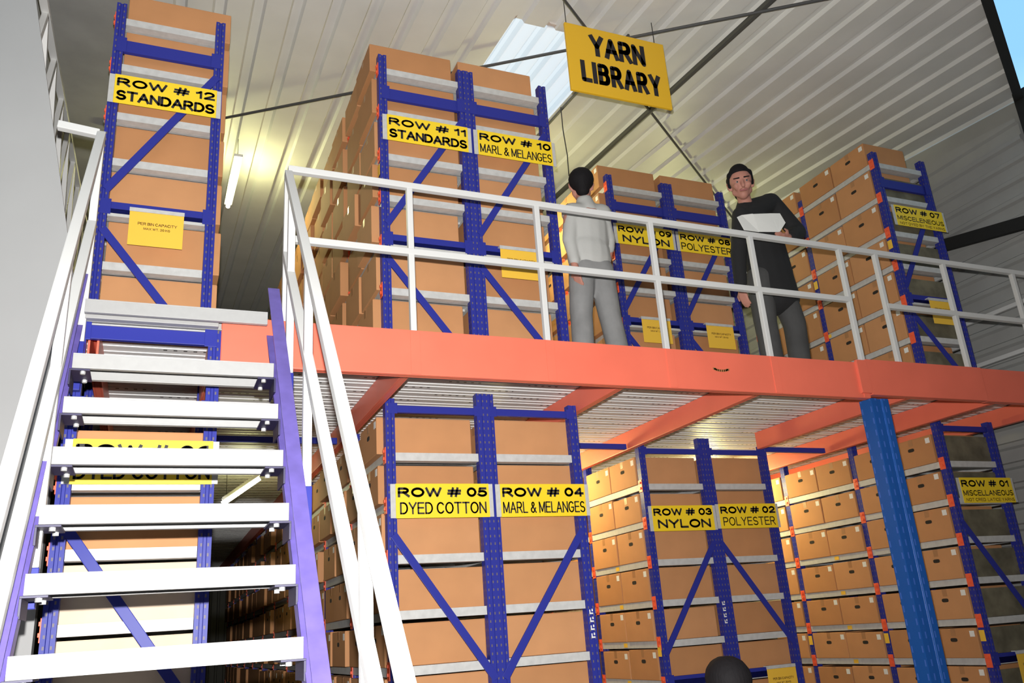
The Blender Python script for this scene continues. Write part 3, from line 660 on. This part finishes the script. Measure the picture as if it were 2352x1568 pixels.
tag(obj('hanging_cable', MB().tube([(0, 0, 0), (.01, .02, -.25), (.03, .02, -.55), (.03, .03, -.78)], .006, 6), M['wire'], None, 0, (3.62, 6.55, roofz(6.55))), 'thin dark cable hanging from the roof beside row 10', 'cable')

# ------------------------------------------------------------------ people
def solid(name, mb, m, parent, voxel=.012, smooth=6, flat=False):
    """fuse overlapping pieces of one body or garment into a single continuous skin"""
    o = obj(name, mb, m, parent)
    r = o.modifiers.new('fuse', 'REMESH'); r.mode = 'VOXEL'; r.voxel_size = voxel; r.use_smooth_shade = True
    s = o.modifiers.new('soften', 'SMOOTH'); s.iterations = smooth; s.factor = .5
    dg = bpy.context.evaluated_depsgraph_get(); me = bpy.data.meshes.new_from_object(o.evaluated_get(dg)); me.name = name
    o.modifiers.clear(); o.data = me; me.materials.clear(); me.materials.append(m)
    for p in me.polygons: p.use_smooth = True
    return o
def head_parts(mb, c, fwd, up, s=1.0):
    f, u = Vector(fwd).normalized(), Vector(up).normalized(); u = (u - f * u.dot(f)).normalized(); r = f.cross(u); c = Vector(c)
    P = lambda a, b, d: c + r * (a * s) + f * (b * s) + u * (d * s)
    mb.capsule(P(0, -.022, .035), P(0, .012, .035), .082 * s, .078 * s)                  # cranium
    mb.capsule(P(0, .025, .0), P(0, .040, -.070), .066 * s, .036 * s)                    # face to chin
    mb.capsule(P(-.045, .01, -.045), P(.0, .045, -.08), .025 * s, .026 * s); mb.capsule(P(.045, .01, -.045), P(.0, .045, -.08), .025 * s, .026 * s)
    mb.capsule(P(0, .085, .022), P(0, .106, -.022), .010 * s, .0145 * s)                 # nose
    mb.capsule(P(-.035, .078, .034), P(.035, .078, .034), .012 * s, .012 * s)            # brow
    for k in (-1, 1):
        mb.capsule(P(k * .040, .066, -.012), P(k * .036, .062, -.022), .022 * s, .02 * s)  # cheeks
        mb.capsule(P(k * .082, -.006, .025), P(k * .078, -.002, -.022), .017 * s, .011 * s, .6, r)  # ears
    mb.capsule(P(-.018, .086, -.048), P(.018, .086, -.048), .009 * s, .009 * s)          # mouth
    return P
def face(parent, P, r_f):
    for k in (-1, 1):
        obj('eye', MB().capsule(P(k * .032, .080, .013), P(k * .032, .081, .013), .0095, .0095), M['eye'], parent, smooth=True)
        obj('pupil', MB().capsule(P(k * .032, .0875, .013), P(k * .032, .088, .013), .0058, .0058), M['ink'], parent, smooth=True)
        obj('eyebrow', MB().capsule(P(k * .018, .094, .036), P(k * .052, .082, .038), .006, .004), M['hair'], parent, smooth=True)
    obj('lips', MB().capsule(P(-.022, .092, -.050), P(.022, .092, -.050), .006, .006), M['lip'], parent, smooth=True)
def hand(mb, w, palm, spread, curl, thumb_side):
    """w wrist, palm unit dir, spread unit across knuckles, curl unit dir fingers bend towards"""
    w, d, s_, c = Vector(w), Vector(palm).normalized(), Vector(spread).normalized(), Vector(curl).normalized()
    kn = w + d * .085
    for k in (-1.0, -.33, .33, 1.0): mb.capsule(w + s_ * (k * .018) + d * .01, kn + s_ * (k * .028), .016, .0135)
    for k, ln in zip((-1.0, -.33, .33, 1.0), (.062, .078, .083, .072) if thumb_side > 0 else (.072, .083, .078, .062)):
        a = kn + s_ * (k * .030); b = a + (d * .8 + c * .35) * (ln * .5); e = b + (d * .45 + c * .8) * (ln * .5)
        mb.capsule(a, b, .0105, .0095, n=8, m=3); mb.capsule(b, e, .0095, .0078, n=8, m=3)
    a = w + d * .025 + s_ * (thumb_side * .024); b = a + (s_ * thumb_side * .7 + d * .6 + c * .2) * .045; e = b + (d * .9 + c * .3 + s_ * thumb_side * .1) * .034
    mb.capsule(a, b, .014, .012, n=8, m=3); mb.capsule(b, e, .0115, .009, n=8, m=3)

def person_white():
    F = Vector((2.99, 5.2, 3.449)); t = thing('person', 'man in pale shirt and grey trousers seen from behind at the railing', 'person', F)
    V = lambda x, y, z: Vector((x, y, z)) - F
    b = MB()
    P = head_parts(b, V(2.985, 5.20, 5.00), (.35, .92, -.05), (0.05, 0, 1), 1.1)
    b.capsule(V(3.0, 5.18, 4.80), V(2.99, 5.19, 4.92), .058, .054)
    b.capsule(V(2.99, 5.18, 4.40), V(3.0, 5.18, 4.72), .13, .14, .7)
    eL, wL = V(2.80, 5.16, 4.48), V(2.815, 5.12, 4.25); eR, wR = V(3.185, 5.20, 4.52), V(3.19, 5.30, 4.36)
    b.capsule(V(2.845, 5.18, 4.745), eL, .05, .042); b.capsule(eL, wL, .040, .027); b.capsule(V(3.15, 5.18, 4.775), eR, .05, .042); b.capsule(eR, wR, .040, .027)
    hand(b, wL, (.12, .0, -1), (.3, -.95, 0), (.5, .3, -.3), -1); hand(b, wR, (.05, .55, -.85), (0.95, .1, 0), (-.1, .9, .2), -1)
    for k, hx, kx, fx in ((-1, 2.905, 2.875, 2.84), (1, 3.075, 3.12, 3.15)):
        b.capsule(V(hx, 5.19, 4.29), V(kx, 5.21, 3.93), .08, .058); b.capsule(V(kx, 5.21, 3.93), V(fx, 5.18, 3.54), .055, .04)
        b.capsule(V(fx, 5.17, 3.50), V(fx + .03, 5.32, 3.49), .035, .03)
    solid('body', b, M['skin'], t, .009, 4)
    s = MB()
    s.capsule(V(2.985, 5.185, 4.42), V(2.995, 5.185, 4.66), .165, .17, .66); s.capsule(V(2.87, 5.185, 4.745), V(3.13, 5.185, 4.772), .085, .085); s.capsule(V(2.98, 5.185, 4.36), V(2.98, 5.185, 4.45), .182, .178, .68)
    s.capsule(V(3.0, 5.185, 4.78), V(2.995, 5.19, 4.86), .095, .070)
    s.capsule(V(2.865, 5.18, 4.735), V(2.81, 5.16, 4.50), .066, .056); s.capsule(V(2.81, 5.16, 4.50), V(2.818, 5.125, 4.31), .054, .043)
    s.capsule(V(3.125, 5.18, 4.765), V(3.172, 5.195, 4.56), .066, .058); s.capsule(V(3.172, 5.195, 4.56), V(3.178, 5.22, 4.50), .057, .054)
    solid('shirt', s, M['shirt'], t, .011, 5)
    q = MB(); q.capsule(V(2.93, 5.19, 4.285), V(3.05, 5.19, 4.29), .112, .112)
    q.capsule(V(2.985, 5.19, 4.36), V(2.985, 5.19, 4.28), .155, .16, .7)
    for hx, kx, fx in ((2.91, 2.875, 2.845), (3.07, 3.12, 3.155)):
        q.capsule(V(hx, 5.19, 4.28), V(kx, 5.21, 3.92), .105, .088); q.capsule(V(kx, 5.21, 3.92), V(fx, 5.18, 3.535), .086, .082)
    solid('trousers', q, M['grey_trousers'], t, .012, 5)
    h = MB(); c = V(2.985, 5.20, 5.00); f = Vector((.35, .92, -.05)).normalized()
    h.capsule(c - f * .032 + Vector((0, 0, .048)), c + f * .018 + Vector((0, 0, .058)), .104, .094); h.capsule(c - f * .05 + Vector((0, 0, .03)), c - f * .055 + Vector((0, 0, -.055)), .088, .056)
    solid('hair', h, M['hair'], t, .01, 3)
    for fx in (2.84, 3.155):
        e = MB(); e.capsule(V(fx, 5.12, 3.492), V(fx + .035, 5.34, 3.486), .046, .038); solid('shoe', e, M['leather'], t, .01, 2)
person_white()

def person_black():
    F = Vector((4.52, 4.95, 3.449)); t = thing('person', 'man in a black jacket leaning at the railing with papers in hand', 'person', F)
    V = lambda x, y, z: Vector((x, y, z)) - F
    b = MB(); hc = V(4.345, 4.925, 5.075); f = Vector((-.52, -.80, -.28)).normalized(); u = Vector((-.12, -.1, 1))
    P = head_parts(b, hc, f, u, 1.2)
    b.capsule(V(4.42, 4.98, 4.86), hc + Vector((.03, .03, -.07)), .06, .055)
    b.capsule(V(4.50, 4.98, 4.35), V(4.47, 4.99, 4.72), .13, .12, .6)
    sA, eA, wA = V(4.305, 4.94, 4.80), V(4.20, 4.93, 4.42), V(4.165, 4.92, 4.13)
    sB, eB, wB = V(4.69, 4.99, 5.00), V(4.86, 4.93, 4.71), V(4.60, 4.775, 4.555)
    b.capsule(sA, eA, .05, .042); b.capsule(eA, wA, .04, .028); b.capsule(sB, eB, .05, .042); b.capsule(eB, wB, .04, .028)
    hand(b, wA, (.08, -.05, -1), (.2, -.97, 0), (.6, .2, -.2), -1); hand(b, wB, (-.96, -.20, -.20), (.05, -.80, .55), (-.5, -.2, .6), 1)
    for hx, kx, fx, fy in ((4.41, 4.37, 4.37, 4.92), (4.58, 4.66, 4.69, 4.98)):
        b.capsule(V(hx, 4.97, 4.27), V(kx, 4.95, 3.89), .085, .06); b.capsule(V(kx, 4.95, 3.89), V(fx, fy + .02, 3.54), .056, .04); b.capsule(V(fx, fy + .03, 3.50), V(fx - .03, fy - .10, 3.49), .035, .03)
    bo = solid('body', b, M['skin'], t, .008, 3)
    face(t, P, f)
    j = MB(); j.capsule(V(4.53, 4.97, 4.30), V(4.48, 4.965, 4.70), .205, .205, .68); j.capsule(V(4.34, 4.955, 4.79), V(4.66, 4.985, 4.985), .085, .085); j.capsule(V(4.47, 4.97, 4.68), V(4.45, 4.97, 4.85), .17, .09, .7)
    j.capsule(V(4.54, 4.97, 4.10), V(4.53, 4.97, 4.32), .215, .20, .68)
    j.capsule(sA, eA, .074, .064); j.capsule(eA, wA + Vector((0, 0, .04)), .062, .050); j.capsule(sB, eB, .080, .072); j.capsule(eB, wB + Vector((.05, .02, .01)), .070, .052)
    j.capsule(V(4.40, 4.985, 4.865), V(4.425, 5.0, 4.93), .092, .080); j.capsule(V(4.44, 5.0, 4.90), V(4.67, 4.995, 4.99), .085, .08)
    solid('jacket', j, M['jacket'], t, .011, 4)
    q = MB(); q.capsule(V(4.49, 4.97, 4.30), V(4.49, 4.97, 4.22), .16, .165, .7)
    for hx, kx, fx, fy in ((4.41, 4.37, 4.37, 4.92), (4.58, 4.66, 4.69, 4.98)): q.capsule(V(hx, 4.97, 4.26), V(kx, 4.95, 3.88), .112, .092); q.capsule(V(kx, 4.95, 3.88), V(fx, fy + .02, 3.535), .09, .085)
    solid('trousers', q, M['dark_trousers'], t, .012, 5)
    h = MB(); r = f.cross(u).normalized(); up = (u - f * u.dot(f)).normalized()
    h.capsule(hc - f * .044 + up * .056, hc + f * .000 + up * .098, .110, .086)
    h.capsule(hc - f * .06 + up * .024, hc - f * .06 - up * .06, .094, .06)
    for k in (-1, 1): h.capsule(hc + r * (k * .070) + up * .088 + f * .020, hc + r * (k * .090) - up * .005 - f * .014, .036, .022)
    solid('hair', h, M['hair'], t, .009, 2)
    for fx, fy in ((4.37, 4.92), (4.69, 4.98)):
        e = MB(); e.capsule(V(fx, fy + .06, 3.492), V(fx - .035, fy - .15, 3.486), .045, .037); solid('shoe', e, M['leather'], t, .01, 2)
person_black()
# papers held above the rail
pp = thing('paper_booklet', 'folded white papers held by the man in the black jacket', 'paper', (4.05, 4.705, 4.56))
def sheet(pts, name, th=.004):
    vs = [Vector(p) for p in pts]; n = len(vs); nr = (vs[1] - vs[0]).cross(vs[2] - vs[0]).normalized() * th
    MBx = MB().add(vs + [v + nr for v in vs], [tuple(range(n)), tuple(range(n, 2 * n))[::-1]] + [(i, n + i, n + (i + 1) % n, (i + 1) % n) for i in range(n)])
    obj(name, MBx, M['white'], pp)
sheet([(.00, -.01, .065), (.055, .0, .095), (.165, -.005, .12), (.185, -.015, -.04), (.03, -.03, -.05)], 'paper_fold')
sheet([(.167, -.004, .118), (.36, .005, .155), (.385, -.012, -.015), (.187, -.015, -.04)], 'paper_fold')
sheet([(.362, .005, .155), (.455, .01, .17), (.485, .0, .085), (.40, -.012, -.01), (.387, -.012, -.014)], 'paper_fold')

def person_low():
    F = Vector((2.43, 3.40, 0)); t = thing('person', 'dark haired person standing below, only the top of the head showing', 'person', F)
    b = MB(); c = Vector((0, 0, 1.40)); f = Vector((.3, .95, 0))
    head_parts(b, c, f, (0, 0, 1)); b.capsule((0, -.01, 1.20), (0, 0, 1.32), .055, .052)
    b.capsule((0, 0, .80), (0, 0, 1.08), .14, .15, .7); b.capsule((-.14, 0, 1.13), (.14, 0, 1.13), .055, .055)
    for k in (-1, 1):
        b.capsule((k * .17, 0, 1.12), (k * .22, -.02, .86), .048, .04); b.capsule((k * .22, -.02, .86), (k * .22, .05, .64), .038, .027)
        hand(b, (k * .22, .05, .64), (0, .1, -1), (0, 1, .1), (-k, 0, -.2), 1)
        b.capsule((k * .085, 0, .76), (k * .09, .02, .42), .085, .06); b.capsule((k * .09, .02, .42), (k * .09, -.01, .09), .055, .04); b.capsule((k * .09, -.03, .045), (k * .10, .14, .04), .038, .032)
    solid('body', b, M['skin'], t, .012, 4)
    s = MB(); s.capsule((0, 0, .74), (0, 0, 1.05), .165, .17, .72); s.capsule((-.14, 0, 1.12), (.14, 0, 1.12), .075, .075)
    for k in (-1, 1): s.capsule((k * .17, 0, 1.12), (k * .22, -.02, .87), .066, .056)
    solid('shirt', s, M['shirt'], t, .014, 5)
    q = MB()
    for k in (-1, 1): q.capsule((k * .085, 0, .74), (k * .09, .02, .42), .105, .085); q.capsule((k * .09, .02, .42), (k * .09, -.01, .10), .082, .075)
    solid('trousers', q, M['dark_trousers'], t, .014, 5)
    h = MB(); fn = f.normalized(); h.capsule(c - fn * .028 + Vector((0, 0, .035)), c + fn * .018 + Vector((0, 0, .04)), .102, .095); h.capsule(c - fn * .045 + Vector((0, 0, .02)), c - fn * .05 - Vector((0, 0, .07)), .088, .06)
    solid('hair', h, M['hair'], t, .01, 3)
person_low()
